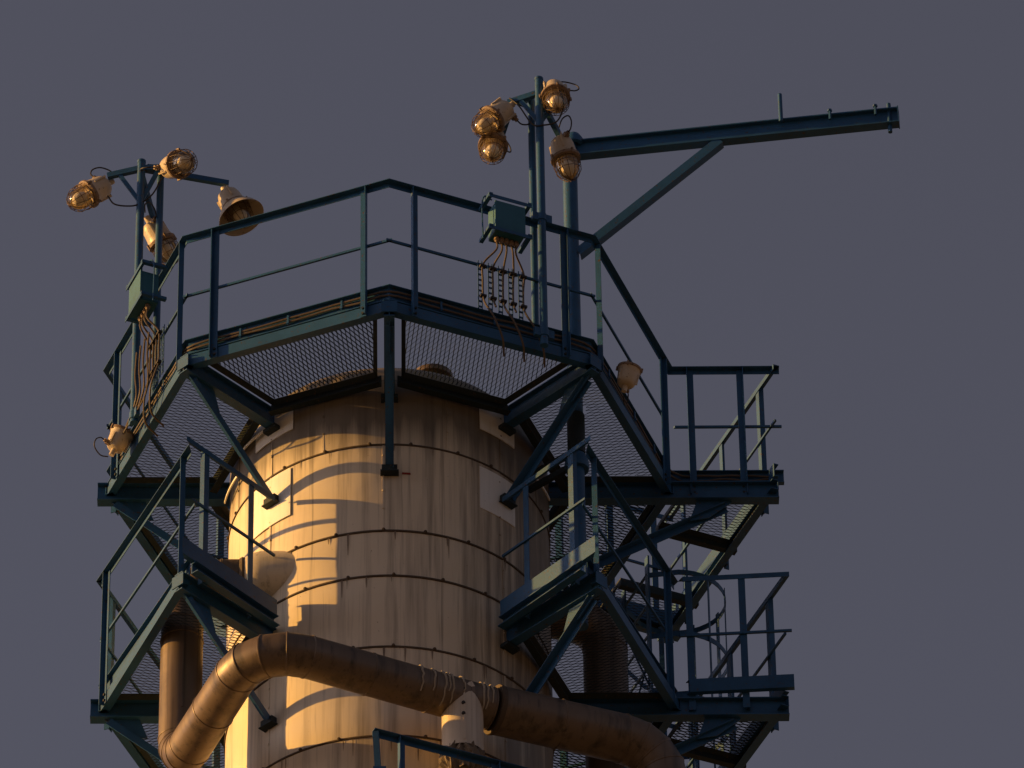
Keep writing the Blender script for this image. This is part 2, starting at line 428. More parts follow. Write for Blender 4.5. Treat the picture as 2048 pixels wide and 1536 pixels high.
def guard(root, path, z, posts, closed_start=False, rail_z=1.1, toe=True, post_low=-0.10, mid=True, extra_skip=()):
    """angle-iron hand rail, thin middle rail, outward-open toe channel and angle posts along a path (outer line)"""
    path = [V(p[0], p[1], z) for p in path]; n = len(path) - 1
    cen = V(PX, 0, z)
    dirs = [(path[i + 1] - path[i]).normalized() for i in range(n)]
    cuts = [None] * (n + 1)
    for i in range(1, n): cuts[i] = (dirs[i - 1] + dirs[i]).normalized()
    up = V(0, 0, 1)
    for i in range(n):
        a, b_, d = path[i], path[i + 1], dirs[i]; s = d.cross(up)
        if s.dot((a + b_) / 2 - cen) > 0: s = -s     # s points inwards
        ln = (b_ - a).length
        hr = MB(); h = up * rail_z
        hr.prof(a + h, b_ + h, [(0, 0), (0.048, 0), (0.048, -0.042), (0.043, -0.042), (0.043, -0.005), (0, -0.005)] if s.dot(d.cross(up)) > 0 else [(0, 0), (0, -0.005), (0.043, -0.005), (0.043, -0.042), (0.048, -0.042), (0.048, 0)], s, up, cuts[i], cuts[i + 1])
        hr.build('handrail', 'steel', root, smooth=False)
        if mid:
            mr_ = MB(); o = s * 0.052 + up * 0.56
            mr_.prof(a + o, b_ + o, [(-0.008, -0.009), (0.008, -0.009), (0.008, 0.009), (-0.008, 0.009)], s, up, cuts[i], cuts[i + 1])
            mr_.build('mid_rail', 'steel', root, smooth=False)
        if toe:
            tb = MB(); zt = 0.03 if min(a.x, b_.x) > 2.0 else 0.002; pr_ = [(0.044, 0.145), (0.082, 0.145), (0.082, zt), (0.044, zt), (0.044, zt + 0.006), (0.076, zt + 0.006), (0.076, 0.139), (0.044, 0.139)]
            tb.prof(a, b_, pr_, s, up, cuts[i], cuts[i + 1]); tb.build('toe_board', 'steel', root, smooth=False)
        for t in posts[i]:
            p = a + d * (ln * t); w = 0.05; e = d if t < 0.5 else -d
            po = MB(); oo = p + s * 0.0425
            ang = [(0, 0), (w, 0), (w, 0.006), (0.006, 0.006), (0.006, 0.04), (0, 0.04)]
            po.prof(oo + up * post_low, oo + up * (rail_z - 0.006), ang, e, -s)
            pp = po.build('post', 'steel', root, smooth=False)
            for zz in (-0.025, -0.075):
                c = oo + e * 0.03 - s * 0.006 + up * (zz + post_low + 0.10)
                bl = MB(); bl.tube([c, c - s * 0.012], 0.010, 6); bl.build('bolt', 'deck', pp)

def edge_beam(root, a, b_, z, cut_a=None, cut_b=None):
    a = V(a[0], a[1], z); b_ = V(b_[0], b_[1], z); d = (b_ - a).normalized(); up = V(0, 0, 1); s = d.cross(up)
    if s.dot((a + b_) / 2 - V(PX, 0, z)) > 0: s = -s
    bm = MB(); bm.prof(a, b_, [(0.050, -0.004), (0.050, -0.095), (0.110, -0.095), (0.110, -0.089), (0.056, -0.089), (0.056, -0.010), (0.10, -0.010), (0.10, -0.004)], s, up, cut_a, cut_b)
    return bm.build('edge_beam', 'steel', root, smooth=False)

def knee(root, az, z, r0, r1, zt, zb, w=0.06, gusset=True):
    """knee brace in the vertical plane of azimuth az, from the beam down to the column"""
    d = (oct_pt(az, 1.0) - oct_pt(az, 0.0)); t = d.cross(V(0, 0, 1))
    a = oct_pt(az, r0, z + zt); b_ = oct_pt(az, r1, z + zb); dd = (b_ - a).normalized()
    nrm = t.cross(dd).normalized()
    if nrm.z > 0: nrm = -nrm
    bm = MB(); bm.angle(a - t * (w / 2), b_ - t * (w / 2), w, 0.006, t, -nrm); k = bm.build('knee_brace', 'steel', root, smooth=False)
    if gusset:
        gb = MB(); p = [oct_pt(az, r0 + 0.05, z - 0.157), oct_pt(az, r0 - 0.20, z - 0.157), oct_pt(az, r0 - 0.26, z + zt - 0.16), oct_pt(az, r0 - 0.12, z + zt - 0.13), oct_pt(az, r0 + 0.05, z + zt + 0.01)]
        o = t * 0.005; gb.add([q - o for q in p] + [q + o for q in p], [(4, 3, 2, 1, 0), (5, 6, 7, 8, 9)] + [(i, (i + 1) % 5, 5 + (i + 1) % 5, 5 + i) for i in range(5)])
        gb.build('gusset', 'steel', k, smooth=False)
    fp = MB(); c = oct_pt(az, RS + 0.03, z + zb - 0.03); fp.box(c, 0.11, 0.05, 0.055, t, d, V(0, 0, 1)); fp.box(c + V(0, 0, -0.03) + d * 0.0, 0.13, 0.07, 0.008, t, d, V(0, 0, 1))
    fp.build('foot_bracket', 'deck', k, smooth=False)
    return k

def radial_beam(root, az, z, r0=1.14, r1=2.06, end_plate=True):
    bm = MB(); bm.ibeam(oct_pt(az, r0, z - 0.080), oct_pt(az, r1, z - 0.080), 0.075, 0.152, 0.008, 0.007)
    rb = bm.build('radial_beam', 'steel', root, smooth=False)
    d = (oct_pt(az, 1.0) - oct_pt(az, 0.0)); t = d.cross(V(0, 0, 1))
    if end_plate:
        ep = MB(); ep.box(oct_pt(az, r1 + 0.004, z - 0.075), 0.11, 0.008, 0.10, t, d, V(0, 0, 1)); ep.build('end_plate', 'steel', rb, smooth=False)
    sb = MB(); sb.box(oct_pt(az, RS + 0.02, z - 0.175), 0.12, 0.09, 0.03, t, d, V(0, 0, 1)); sb.build('bearing_bracket', 'deck', rb, smooth=False)
    return rb

LOUT0 = (2.845, -0.04); E2 = (-0.383, 0.924); N2 = (0.924, 0.383)
V90 = oct_pt(90, RO); V135 = oct_pt(135, RO)
LOUT1 = (LOUT0[0] + E2[0] * 1.95, LOUT0[1] + E2[1] * 1.95)
GR = [0.125, 0.875]

def platform(label, z, azs, front_open, tilts):
    root = thing('maintenance_platform', (PX, 0, z), label, 'platform', None)
    secs = list(zip(azs, azs[1:]))
    up = V(0, 0, 1)
    for (a0, a1), tl in zip(secs, tilts):
        mid_az = (a0 + a1) / 2; er = (math.sin(R(mid_az)), -math.cos(R(mid_az)))
        poly = [tuple(oct_pt(a0, RO).xy), tuple(oct_pt(a1, RO).xy), tuple(oct_pt(a1, RI).xy), tuple(oct_pt(a0, RI).xy)]
        deck_panel(root, poly, z, er, tl, [0.10, 0.085, 0.02, 0.085], holes=HOLES.get((round(z, 1), a0), ()))
        # inner beam between the radial beams
        ia, ib = oct_pt(a0, RI, z), oct_pt(a1, RI, z); d = (ib - ia).normalized(); s = V(er[0], er[1], 0)
        bm = MB(); bm.prof(ia + d * 0.06, ib - d * 0.06, [(0, -0.02), (0, -0.12), (0.055, -0.12), (0.055, -0.113), (0.007, -0.113), (0.007, -0.02)], s, up)
        bm.build('inner_beam', 'deck', root, smooth=False)
        if not (a0 == 90):
            edge_beam(root, oct_pt(a0, RO), oct_pt(a1, RO), z)
    for a in azs[:-1] if azs[0] + 360 == azs[-1] else azs:
        if a % 360 == 90:
            bm = MB(); bm.ibeam((1.12, 0, z - 0.080), (2.80, -0.01, z - 0.080), 0.085, 0.155, 0.009, 0.007)
            rb = bm.build('radial_beam', 'steel', root, smooth=False)
        elif a % 360 == 270:
            bm = MB(); bm.ibeam((-1.12, 0, z - 0.080), (-2.125, 0, z - 0.080), 0.085, 0.155, 0.009, 0.007); bm.build('radial_beam', 'steel', root, smooth=False)
        else:
            radial_beam(root, a, z)
        if a % 360 == 90: knee(root, a, z, 2.42, 1.18, -0.18, -0.86)
        else: knee(root, a, z, 1.96, 1.19, -0.165, -0.80)
    # landing on the right
    q = lambda s, dd: (V90.x + E2[0] * s + N2[0] * dd, V90.y + E2[1] * s + N2[1] * dd)
    WD = 0.69
    deck_panel(root, [tuple(V90.xy), LOUT0, q(0.47, WD), q(0.47, 0.0)], z, N2, 1 if z > -1 else -1, [0.055, 0.05, 0.02, 0.03])
    deck_panel(root, [q(1.15, 0.0), q(1.15, WD), LOUT1, tuple(V135.xy)], z, N2, 1 if z > -1 else -1, [0.02, 0.05, 0.05, 0.03])
    for s in (0.47, 1.15):
        bm = MB(); p, e = q(s, 0.03), q(s, WD - 0.03); bm.bar((*p, z - 0.05), (*e, z - 0.05), 0.05, 0.07); bm.build('trimmer', 'deck', root, smooth=False)
    edge_beam(root, LOUT0, LOUT1, z); edge_beam(root, LOUT1, V135, z); edge_beam(root, V90, V135, z)
    return root

HOLES = {}
HOLES[(0.0, 45)] = ((1.315, -0.848, 0.075),)
HOLES[(-2.0, 45)] = ((1.315, -0.848, 0.075),)
HOLES[(-2.0, -90)] = ((-1.464, -0.736, 0.17),)
HOLES[(-2.0, 90)] = ((1.53, 0.45, 0.18),)
ZL = -1.978
top = platform('topmost octagonal platform with railings all round, above the lower one', 0.0, [-180, -135, -90, -45, 0, 45, 90, 135, 180], False, [1, -1, -1, 1, 1, 1, -1, 1])
gp = [oct_pt(a, RO) for a in (135, 180, 225, 270, 315, 360, 405)] + [V(2.06, -0.035, 0)]
gp_top = [LOUT1] + gp + [LOUT0]
guard(top, gp_top, 0.0, [[0.2, 0.8]] + [GR] * 3 + [[0.14, 0.96], [0.14, 0.885], [0.115, 0.865]] + [[0.055, 0.93]] + [[0.13, 0.66]])
guard(top, [LOUT0, LOUT1], 0.0, [[0.14, 0.5, 0.86]])

low = platform('lower platform below the topmost one, open to the front between its railing ends', ZL, [45, 90, 135, 180, 225, 270, 315], True, [1, -1, 1, 1, -1, -1])
fl0 = V(-1.416, -1.529, 0); fl1 = V(-0.86, -0.915, 0); fr0 = V(1.375, -1.527, 0); fr1 = V(0.815, -0.90, 0)
gp_low = [fl1, fl0] 
guard(low, [fl1, fl0, oct_pt(270, RO)], ZL, [[0.25, 0.86], [0.09, 0.93]])
guard(low, [oct_pt(270, RO), oct_pt(225, RO), oct_pt(180, RO), oct_pt(135, RO), LOUT1], ZL, [GR] * 3 + [[0.2, 0.8]])
guard(low, [fr1, fr0, V(2.05, 0.02, 0), LOUT0], ZL, [[0.25, 0.86], [0.09, 0.92], [0.06, 0.60]])
guard(low, [LOUT0, LOUT1], ZL, [[0.14, 0.5, 0.86]])
for p0, p1 in ((fl1, fl0), (fr1, fr0)):
    edge_beam(low, p0, p1, ZL)

# lowest rail: only its first bay shows over the bottom of the frame
zb3 = -5.2
bot = thing('maintenance_platform', (PX, 0, zb3), 'lowest platform whose front railing crosses before the branch pipe', 'platform')
t0 = V(-0.113, -2.46, 0); t1 = V(1.55, -1.74, 0)
guard(bot, [t0, t1], zb3, [[0.10, 0.5, 0.9]])
edge_beam(bot, t0, t1, zb3)
one(bot, 'end_stay', 'steel', lambda b: b.bar((t0.x + 0.005, t0.y + 0.02, zb3 + 1.08), (t0.x + 0.07, t0.y + 0.35, zb3 + 0.0), 0.04, 0.03), smooth=False)
one(bot, 'end_plate', 'steel', lambda b: b.box((t0.x + 0.03, t0.y + 0.03, zb3 + 0.55), 0.085, 0.012, 0.5), smooth=False)
deck_panel(bot, [(-0.1, -2.25), (1.4, -1.62), (0.85, -0.9), (-0.1, -1.25)], zb3, (0.383, -0.924), 1)
for a in (0, 45): radial_beam(bot, a, zb3)
knee(bot, 0, zb3, 1.96, 1.19, -0.165, -0.80); knee(bot, 45, zb3, 1.96, 1.19, -0.165, -0.80)

# ------------------------------------------------------------------ ladder with cage, between the landings
lad = thing('caged_ladder', (1.87, 0.9, -6.5), 'narrow steel ladder with hooped safety cage climbing to the landing', 'ladder')
S1 = V(1.87, 0.86, 0); S2 = S1 + V(E2[0], E2[1], 0) * 0.42; N3 = V(N2[0], N2[1], 0); E3 = V(E2[0], E2[1], 0)
for s_ in (S1, S2):
    b = MB(); b.bar(s_ + V(0, 0, -6.5), s_ + V(0, 0, 0.02), 0.055, 0.014, N3); b.build('stringer', 'steel', lad, smooth=False)
z = -6.3
while z < 0:
    b = MB(); b.tube([S1 + V(0, 0, z), S2 + V(0, 0, z)], 0.011, 8); b.build('rung', 'steel', lad); z += 0.28
mid = (S1 + S2) / 2; hoop_pts = []
for k in range(25):
    a = math.pi * (-0.5 + k / 24.0) * 1.25
    hoop_pts.append(mid + N3 * (0.33 + 0.36 * math.cos(a)) + E3 * (0.36 * math.sin(a)))
hoop_pts = [S1] + hoop_pts + [S2]
for z in (-0.15, -0.72, -1.3, -3.1, -3.9):
    b = MB(); hp = [p + V(0, 0, z) for p in hoop_pts]
    for i in range(len(hp) - 1):
        b.bar(hp[i], hp[i + 1], 0.006, 0.045)
    b.build('cage_hoop', 'steel', lad, smooth=False)
for k in (5, 9, 14, 18, 22):
    p = hoop_pts[k]; b = MB(); b.bar(p + V(0, 0, -1.9), p + V(0, 0, -0.1), 0.04, 0.006, (p - mid).normalized()); b.build('cage_strap', 'steel', lad, smooth=False)
b = MB(); b.tube([S1 + V(0.0, 0, -1.2), S1 + V(-0.25, 0.2, -0.3)], 0.008, 6); b.build('stay_rod', 'steel', lad)
b = MB(); b.tube([S1 + V(0.0, 0, -0.9), S2 + V(-0.1, 0.0, -1.7)], 0.008, 6); b.build('stay_rod', 'steel', lad)

# ------------------------------------------------------------------ davit crane
DX, DY = 1.315, -0.848
dav = thing('davit_crane', (DX, DY, ZL), 'blue-green pipe davit with long horizontal jib and diagonal brace', 'davit crane')
one(dav, 'post', 'steel', lambda b: b.tube([(DX, DY, ZL), (DX, DY, 2.56)], 0.054, 24))
one(dav, 'post_cap', 'steel', lambda b: b.lathe([(0.0, 2.66), (0.03, 2.66), (0.05, 2.645), (0.075, 2.60), (0.078, 2.55), (0.054, 2.54)], (DX + 0.03, DY, 0), n=20))
one(dav, 'sleeve', 'deck', lambda b: b.tube([(DX, DY, -0.42), (DX, DY, -0.06)], 0.064, 24))
one(dav, 'bearing_collar', 'steel', lambda b: b.lathe([(0.056, -0.56), (0.085, -0.56), (0.09, -0.53), (0.082, -0.47), (0.064, -0.43)], (DX, DY, 0), n=24))
j0 = V(1.36, -0.852, 2.50); j1 = V(3.73, -1.21, 2.50); jd = (j1 - j0).normalized(); js = jd.cross(V(0, 0, 1))
jb = MB(); jb.ibeam(j0, j1, 0.078, 0.145, 0.010, 0.007); jib = jb.build('jib', 'steel', dav, smooth=False)
one(jib, 'end_stop', 'steel', lambda b: b.box(j1 - jd * 0.004, 0.008, 0.086, 0.155, jd, js, V(0, 0, 1)), smooth=False)
br0 = V(1.36, -0.855, 1.47); br1 = V(2.42, -1.012, 2.43); bdir = (br1 - br0).normalized(); bup = js.cross(bdir)
one(dav, 'diagonal_brace', 'steel', lambda b: b.prof(br0, br1, [(0.034, -0.035), (0.034, 0.035), (-0.034, 0.035), (-0.034, 0.027), (0.026, 0.027), (0.026, -0.027), (-0.034, -0.027), (-0.034, -0.035)], js, bup), smooth=False)
for px_, zt, zb_ in ((2.875, 2.80, 2.53), (3.66, 2.64, 2.36)):
    t_ = (px_ - j0.x) / (j1.x - j0.x); c = j0.lerp(j1, t_) + js * (0.05 if px_ < 3 else 0.0)
    b = MB(); b.tube([(c.x, c.y, zb_), (c.x, c.y, zt)], 0.016, 12); b.build('stop_pin', 'steel', jib)
for t_ in (0.79, 0.93):
    c = j0.lerp(j1, t_) + js * 0.042 + V(0, 0, 0.07); b = MB(); b.tube([c + V(0, 0, -0.06), c + V(0, 0, 0.03)], 0.011, 6); b.lathe([(0, 0.035), (0.018, 0.033), (0.018, 0.018), (0.0, 0.018)], c, n=6); b.build('clamp_bolt', 'steel', jib)
# the arms that tie the davit post to the column
for z_ in (-0.38, -0.50):
    a = V(DX, DY, z_); e = cyl(60, RS, z_ - 0.02); b = MB(); b.bar(a, e, 0.03, 0.05); b.build('tie_arm', 'deck', dav, smooth=False)

# ------------------------------------------------------------------ pipes
def arc_path(p_in, corner, p_out, rad, n=12):
    a = (p_in - corner).normalized(); b = (p_out - corner).normalized(); ang = a.angle(b); tl = rad / math.tan(ang / 2)
    s, e = corner + a * tl, corner + b * tl; c = corner + (a + b).normalized() * (rad / math.sin(ang / 2)); out = []
    va, vb = s - c, e - c; tot = va.angle(vb)
    for i in range(n + 1):
        t = i / n; out.append(c + (va * math.sin((1 - t) * tot) + vb * math.sin(t * tot)) / math.sin(tot))
    return out

def pipe_section(root, pts, r, mat='pipe', bead=True, n=40, t0=None, t1=None):
    """one sheet section of pipe cladding with a rolled bead at its end"""
    b = MB(); b.tube(pts, r, n, cap=True, t0=t0, t1=t1); s = b.build('cladding_section', mat, root, angle=50)
    if bead:
        d = Vector(t1).normalized() if t1 is not None else (Vector(pts[-1]) - Vector(pts[-2])).normalized(); e = Vector(pts[-1]); bd = MB()
        bd.lathe([(r - 0.002, -0.009), (r + 0.004, -0.006), (r + 0.0055, 0.0), (r + 0.004, 0.006), (r - 0.002, 0.009)], e, d, n); bd.build('bead', mat, s)
    return s

def pipe_run(root, a, b, r, parts, mat='pipe'):
    a = Vector(a); b = Vector(b)
    for i in range(parts): pipe_section(root, [a.lerp(b, i / parts), a.lerp(b, (i + 0.5) / parts), a.lerp(b, (i + 1) / parts)], r, mat)

def elbow(root, pin, corner, pout, rad, r, gores, mat='pipe'):
    pts = arc_path(pin, corner, pout, rad, gores)
    fine = arc_path(pin, corner, pout, rad, gores * 4); N = len(fine)
    tg = [((fine[min(i + 1, N - 1)] - fine[max(i - 1, 0)])).normalized() for i in range(N)]
    tg[0] = (corner - pin).normalized(); tg[-1] = (pout - corner).normalized()
    for k in range(gores):
        i, j = k * 4, k * 4 + 4
        pipe_section(root, [fine[i], fine[i].lerp(fine[j], 0.5), fine[j]], r, mat, t0=tg[i], t1=tg[j])
    return pts[0], pts[-1]

PR = 0.148
P0 = V(-0.95, -0.742, -1.47); P1 = V(-1.464, -0.736, -1.47); P2 = V(-1.464, -0.736, -3.08); P3 = V(-0.908, -2.075, -3.08); P4 = V(0.66, -1.345, -3.08)
main = thing('insulated_pipe', (P2.x, P2.y, -3.2), 'brown sheet-clad pipe bending down and across the front of the column', 'pipe')
s0, e0 = elbow(main, P0, P1, P2, 0.27, PR, 4)
pipe_section(main, [P0 + V(0.1, 0, 0), P0.lerp(s0, 0.5), s0], PR)
s1, e1 = elbow(main, P1, P2, P3, 0.20, PR, 4)
pipe_run(main, e0, V(P2.x, P2.y, -2.02), PR, 2); pipe_run(main, V(P2.x, P2.y, -2.02), s1, PR, 1)
s2, e2 = elbow(main, P2, P3, P4, 0.36, PR, 4)
pipe_run(main, e1, s2, PR, 2); pipe_run(main, e2, P4, PR, 3)
one(main, 'seam_strip', 'pipe', lambda b: b.box((P2.x + 0.015, P2.y - PR - 0.001, -2.42), 0.014, 0.006, 0.56))
one(main, 'nozzle_saddle', 'shell', lambda b: b.lathe([(0.15, 0.0), (0.165, 0.015), (0.19, 0.06), (0.205, 0.12), (0.205, 0.50)], P0 + V(-0.09, 0, 0), (1, 0.0, 0), 32))
one(main, 'torn_insulation', 'wool', lambda b: b.lathe([(PR + 0.004, -0.06), (PR + 0.016, -0.04), (PR + 0.006, -0.01), (PR + 0.02, 0.02), (PR + 0.008, 0.05)], P0 + V(-0.06, 0, 0), (1, 0, 0), 32))
# mortar runs near the tee
d34 = (P4 - P3).normalized(); TEE = V(0.478, -1.435, -3.08)
upv = d34.cross(V(0, 0, 1)).normalized()
for off, ln in ((-0.27, 0.9), (-0.19, 1.25), (-0.16, 0.8), (-0.13, 1.1), (-0.05, 0.7), (0.10, 1.2), (0.13, 1.0), (-0.36, 1.0), (0.17, 0.8)):
    c = P3 + d34 * ((TEE - P3).length + off); path = []
    for k in range(9):
        a = R(55) - ln * 1.75 * k / 8; path.append(c + (upv * math.cos(a) + V(0, 0, 1) * math.sin(a)) * (PR + 0.003) + d34 * random.uniform(-0.006, 0.006))
    b = MB(); b.tube(path, [0.010 * (1 - 0.5 * k / 8) for k in range(9)], 6); b.build('mortar_run', 'mortar', main)

brn = thing('branch_pipe', (TEE.x, TEE.y, -3.5), 'pale vertical branch pipe with torn lower end, hanging from the brown pipe', 'pipe')
bp = MB(); NB = 40; ring0 = []; ring1 = []
RB = 0.142
for k in range(NB):
    a = 2 * math.pi * k / NB; q = V(math.cos(a), math.sin(a), 0) * RB
    lat = q.dot(upv); h = math.sqrt(max(PR * PR - lat * lat, 0.0))
    # saddle: the branch climbs over the near flank of the main pipe
    ring0.append(TEE + q + V(0, 0, 0.075 - 0.19 * abs(q.dot(d34)) / RB)); ring1.append(TEE + q + V(0, 0, -0.47))
bp.add(ring0 + ring1, [(k, (k + 1) % NB, NB + (k + 1) % NB, NB + k) for k in range(NB)])
bp.build('cladding_section', 'pale_pipe', brn, angle=60)
one(brn, 'seam_strip', 'pale_pipe', lambda b: b.box(TEE + V(0.012, -RB - 0.001, -0.22), 0.012, 0.006, 0.44))
for z_ in (0.02, -0.10, -0.19): one(brn, 'bolt_head', 'black', lambda b: b.lathe([(0.0, 0.012), (0.012, 0.010), (0.015, 0.0)], TEE + V(0.006, -RB, z_ - 0.03), (0, -1, 0), 8))
def ragged(b):
    rnd = random.Random(3); n = 48; rows = 7; pts = []
    for j in range(rows):
        for k in range(n):
            a = 2 * math.pi * k / n; rr = RB - 0.012 + 0.03 * math.sin(math.pi * j / (rows - 1)) + rnd.uniform(-0.022, 0.022)
            pts.append(TEE + V(math.cos(a) * rr, math.sin(a) * rr, -0.455 - 0.035 * j + rnd.uniform(-0.014, 0.014)))
    b.add(pts, [(j * n + k, j * n + (k + 1) % n, (j + 1) * n + (k + 1) % n, (j + 1) * n + k) for j in range(rows - 1) for k in range(n)])
one(brn, 'torn_insulation', 'wool', ragged, smooth=False)
one(brn, 'inner_pipe', 'pale_pipe', lambda b: b.tube([TEE + V(0, 0, -0.4), TEE + V(0, 0, -3.0)], 0.095, 28))

thk = thing('insulated_pipe', (1.85, -0.66, -3.2), 'thick dark clad pipe running right from the branch and bending down', 'pipe')
Q0 = V(0.70, -1.33, -3.08); Q1 = V(1.86, -0.86, -3.05); Q2 = V(1.86, -0.82, -4.6)
s3, e3 = elbow(thk, Q0, Q1, Q2, 0.30, 0.172, 4)
pipe_run(thk, Q0, s3, 0.172, 2); pipe_run(thk, e3, Q2, 0.172, 1)
one(thk, 'end_ring', 'joint', lambda b: b.lathe([(0.10, -0.015), (0.176, -0.012), (0.18, 0.0), (0.176, 0.02), (0.10, 0.022)], Q0, d34, 40))

bck = thing('insulated_pipe', (1.53, 0.45, -4.6), 'dark clad pipe dropping through the lower deck beside the ladder', 'pipe')
B0 = V(1.05, 0.3, -0.95); B1 = V(1.53, 0.45, -0.95); B2 = V(1.53, 0.45, -4.6)
s4, e4 = elbow(bck, B0, B1, B2, 0.22, 0.16, 4); pipe_run(bck, B0, s4, 0.16, 1); pipe_run(bck, e4, V(1.53, 0.45, -2.0), 0.16, 1); pipe_run(bck, V(1.53, 0.45, -2.0), B2, 0.16, 2)

# ------------------------------------------------------------------ caged lamps
def lamp_meshes():
    M = {}
    b = MB(); b.lathe([(0.0, 0.03), (0.05, 0.03), (0.066, 0.036), (0.078, 0.052), (0.086, 0.085), (0.091, 0.14), (0.097, 0.178), (0.103, 0.190)], n=28)
    b.tube([(0, 0, -0.03), (0, 0, 0.035)], 0.024, 12)
    for k in range(3):
        a = k * math.pi * 2 / 3 + 0.5; b.box((0.085 * math.cos(a), 0.085 * math.sin(a), 0.10), 0.03, 0.012, 0.10, (math.cos(a), math.sin(a), 0), (-math.sin(a), math.cos(a), 0))
    M['housing'] = b.mesh('housing', 'cream')
    b = MB(); b.lathe([(0.085, 0.190), (0.106, 0.190), (0.110, 0.195), (0.110, 0.214), (0.104, 0.218), (0.082, 0.218)], n=28)
    for k in range(4):
        a = k * math.pi / 2; b.box((0.110 * math.cos(a), 0.110 * math.sin(a), 0.203), 0.018, 0.014, 0.04, (math.cos(a), math.sin(a), 0), (-math.sin(a), math.cos(a), 0))
    M['flange'] = b.mesh('flange', 'flange')
    b = MB(); pr_ = [(0.081, 0.215), (0.083, 0.26)] + [(0.083 * math.cos(R(t)), 0.275 + 0.105 * math.sin(R(t))) for t in range(0, 90, 11)] + [(0.002, 0.38)]
    b.lathe(pr_, n=28); M['glass'] = b.mesh('glass', 'glass')
    b = MB(); b.lathe([(0.0, 0.19), (0.022, 0.19), (0.022, 0.225), (0.034, 0.24), (0.048, 0.265), (0.052, 0.292), (0.044, 0.325), (0.025, 0.345), (0.0, 0.350)], n=20)
    M['bulb'] = b.mesh('bulb', 'bulb')
    b = MB(); b.lathe([(0.080, 0.222), (0.062, 0.206), (0.03, 0.198), (0.0, 0.196)], n=24); M['added_reflector'] = b.mesh('added_reflector', 'cream')  # pale disc added behind the bulb to brighten the lamp's inside
    b = MB(); rw = 0.0024
    for k in range(6):
        a = k * math.pi / 6; path = []
        for t in range(0, 181, 15):
            c, s = math.cos(R(t)), math.sin(R(t)); path.append((0.098 * c * math.cos(a), 0.098 * c * math.sin(a), 0.27 + 0.125 * s))
        path = [(path[0][0], path[0][1], 0.225)] + path + [(path[-1][0], path[-1][1], 0.225)]
        b.tube(path, rw, 5)
    for rr, zz in ((0.1, 0.262), (0.092, 0.318)):
        b.tube([(rr * math.cos(R(t)), rr * math.sin(R(t)), zz) for t in range(0, 361, 15)], rw, 5)
    M['wire_guard'] = b.mesh('wire_guard', 'wire')
    b = MB(); b.box((0.074, 0, 0.05), 0.05, 0.035, 0.035); b.tube([(0.095, 0, 0.05), (0.12, 0, 0.05)], 0.016, 10); M['cable_gland'] = b.mesh('cable_gland', 'flange')
    b = MB(); b.tube(spline([(0.115, 0, 0.05), (0.16, 0, 0.045), (0.19, 0.0, 0.0), (0.17, 0.0, -0.06), (0.09, 0, -0.09), (0.02, 0, -0.06)]), 0.0055, 6); M['cable_loop'] = b.mesh('cable_loop', 'black')
    b = MB(); b.lathe([(0.108, 0.200), (0.112, 0.214), (0.135, 0.235), (0.162, 0.275), (0.178, 0.315), (0.176, 0.316), (0.160, 0.278), (0.132, 0.238), (0.108, 0.218)], n=36); M['skirt'] = b.mesh('skirt', 'cream')
    return M
LM = lamp_meshes()

def lamp(loc, d, spin, label, parts, group=None, sc=1.0):
    d = Vector(d).normalized(); q = d.to_track_quat('Z', 'Y') @ Matrix.Rotation(R(spin), 3, 'Z').to_quaternion()
    o = thing('caged_lamp', loc, label, 'lamp', group); o.rotation_mode = 'QUATERNION'; o.rotation_quaternion = q; o.scale = (sc, sc, sc)
    for p in parts:
        c = bpy.data.objects.new(p, LM[p]); COL.objects.link(c); c.parent = o
    return o
FULL = ['housing', 'flange', 'glass', 'bulb', 'added_reflector', 'wire_guard', 'cable_gland', 'cable_loop']

ZA = 2.348; ZC = 2.258
lamp((-2.075, -0.69, 2.33), (-0.68, -0.12, -0.62), 100, 'cream caged lamp pointing outwards from the mast that also carries the skirted lamp', FULL)
lamp((-1.665, -0.80, 2.36), (0.52, -0.74, -0.42), 200, 'cream caged lamp facing out from the mast top, between straight pole and skirted lamp', FULL)
lamp((-1.225, -0.655, 2.28), (0.40, -0.08, -0.92), 20, 'cream lamp with a wide conical skirt on the end of a long arm', FULL + ['skirt'])
lamp((-1.785, -0.62, 2.02), (0.50, 0.30, -0.82), 200, 'cream caged lamp hanging low behind the bent conduit, above the corner railing', FULL)
lamp((0.865, -1.66, 2.20), (-0.62, -0.12, -0.72), 260, 'upper of the two caged lamps paired on the mast beside the davit', FULL)
lamp((0.75, -1.50, 2.08), (-0.06, -0.34, -0.92), 300, 'lower of the two caged lamps paired on the mast beside the davit', FULL)
lamp((1.18, -1.66, 2.40), (0.06, -0.38, -0.92), 0, 'caged lamp at the very top of the mast beside the davit, facing outwards', FULL)
lamp((1.222, -1.50, 2.05), (0.20, 0.12, -0.95), 185, 'caged lamp hanging straight down in front of the davit jib', FULL)

NOG = ['housing', 'flange', 'cable_gland', 'cable_loop']
lamp((-2.00, -0.50, -0.10), (0.38, -0.15, 0.9), 150, 'small cream bell-shaped lamp housing on the deck edge below the straight mast pole', NOG, sc=0.85)
lamp((1.655, -1.22, -0.12), (0.22, -0.12, 0.95), 20, 'small cream bell-shaped lamp housing on the deck edge below the davit brace', NOG, sc=0.82)

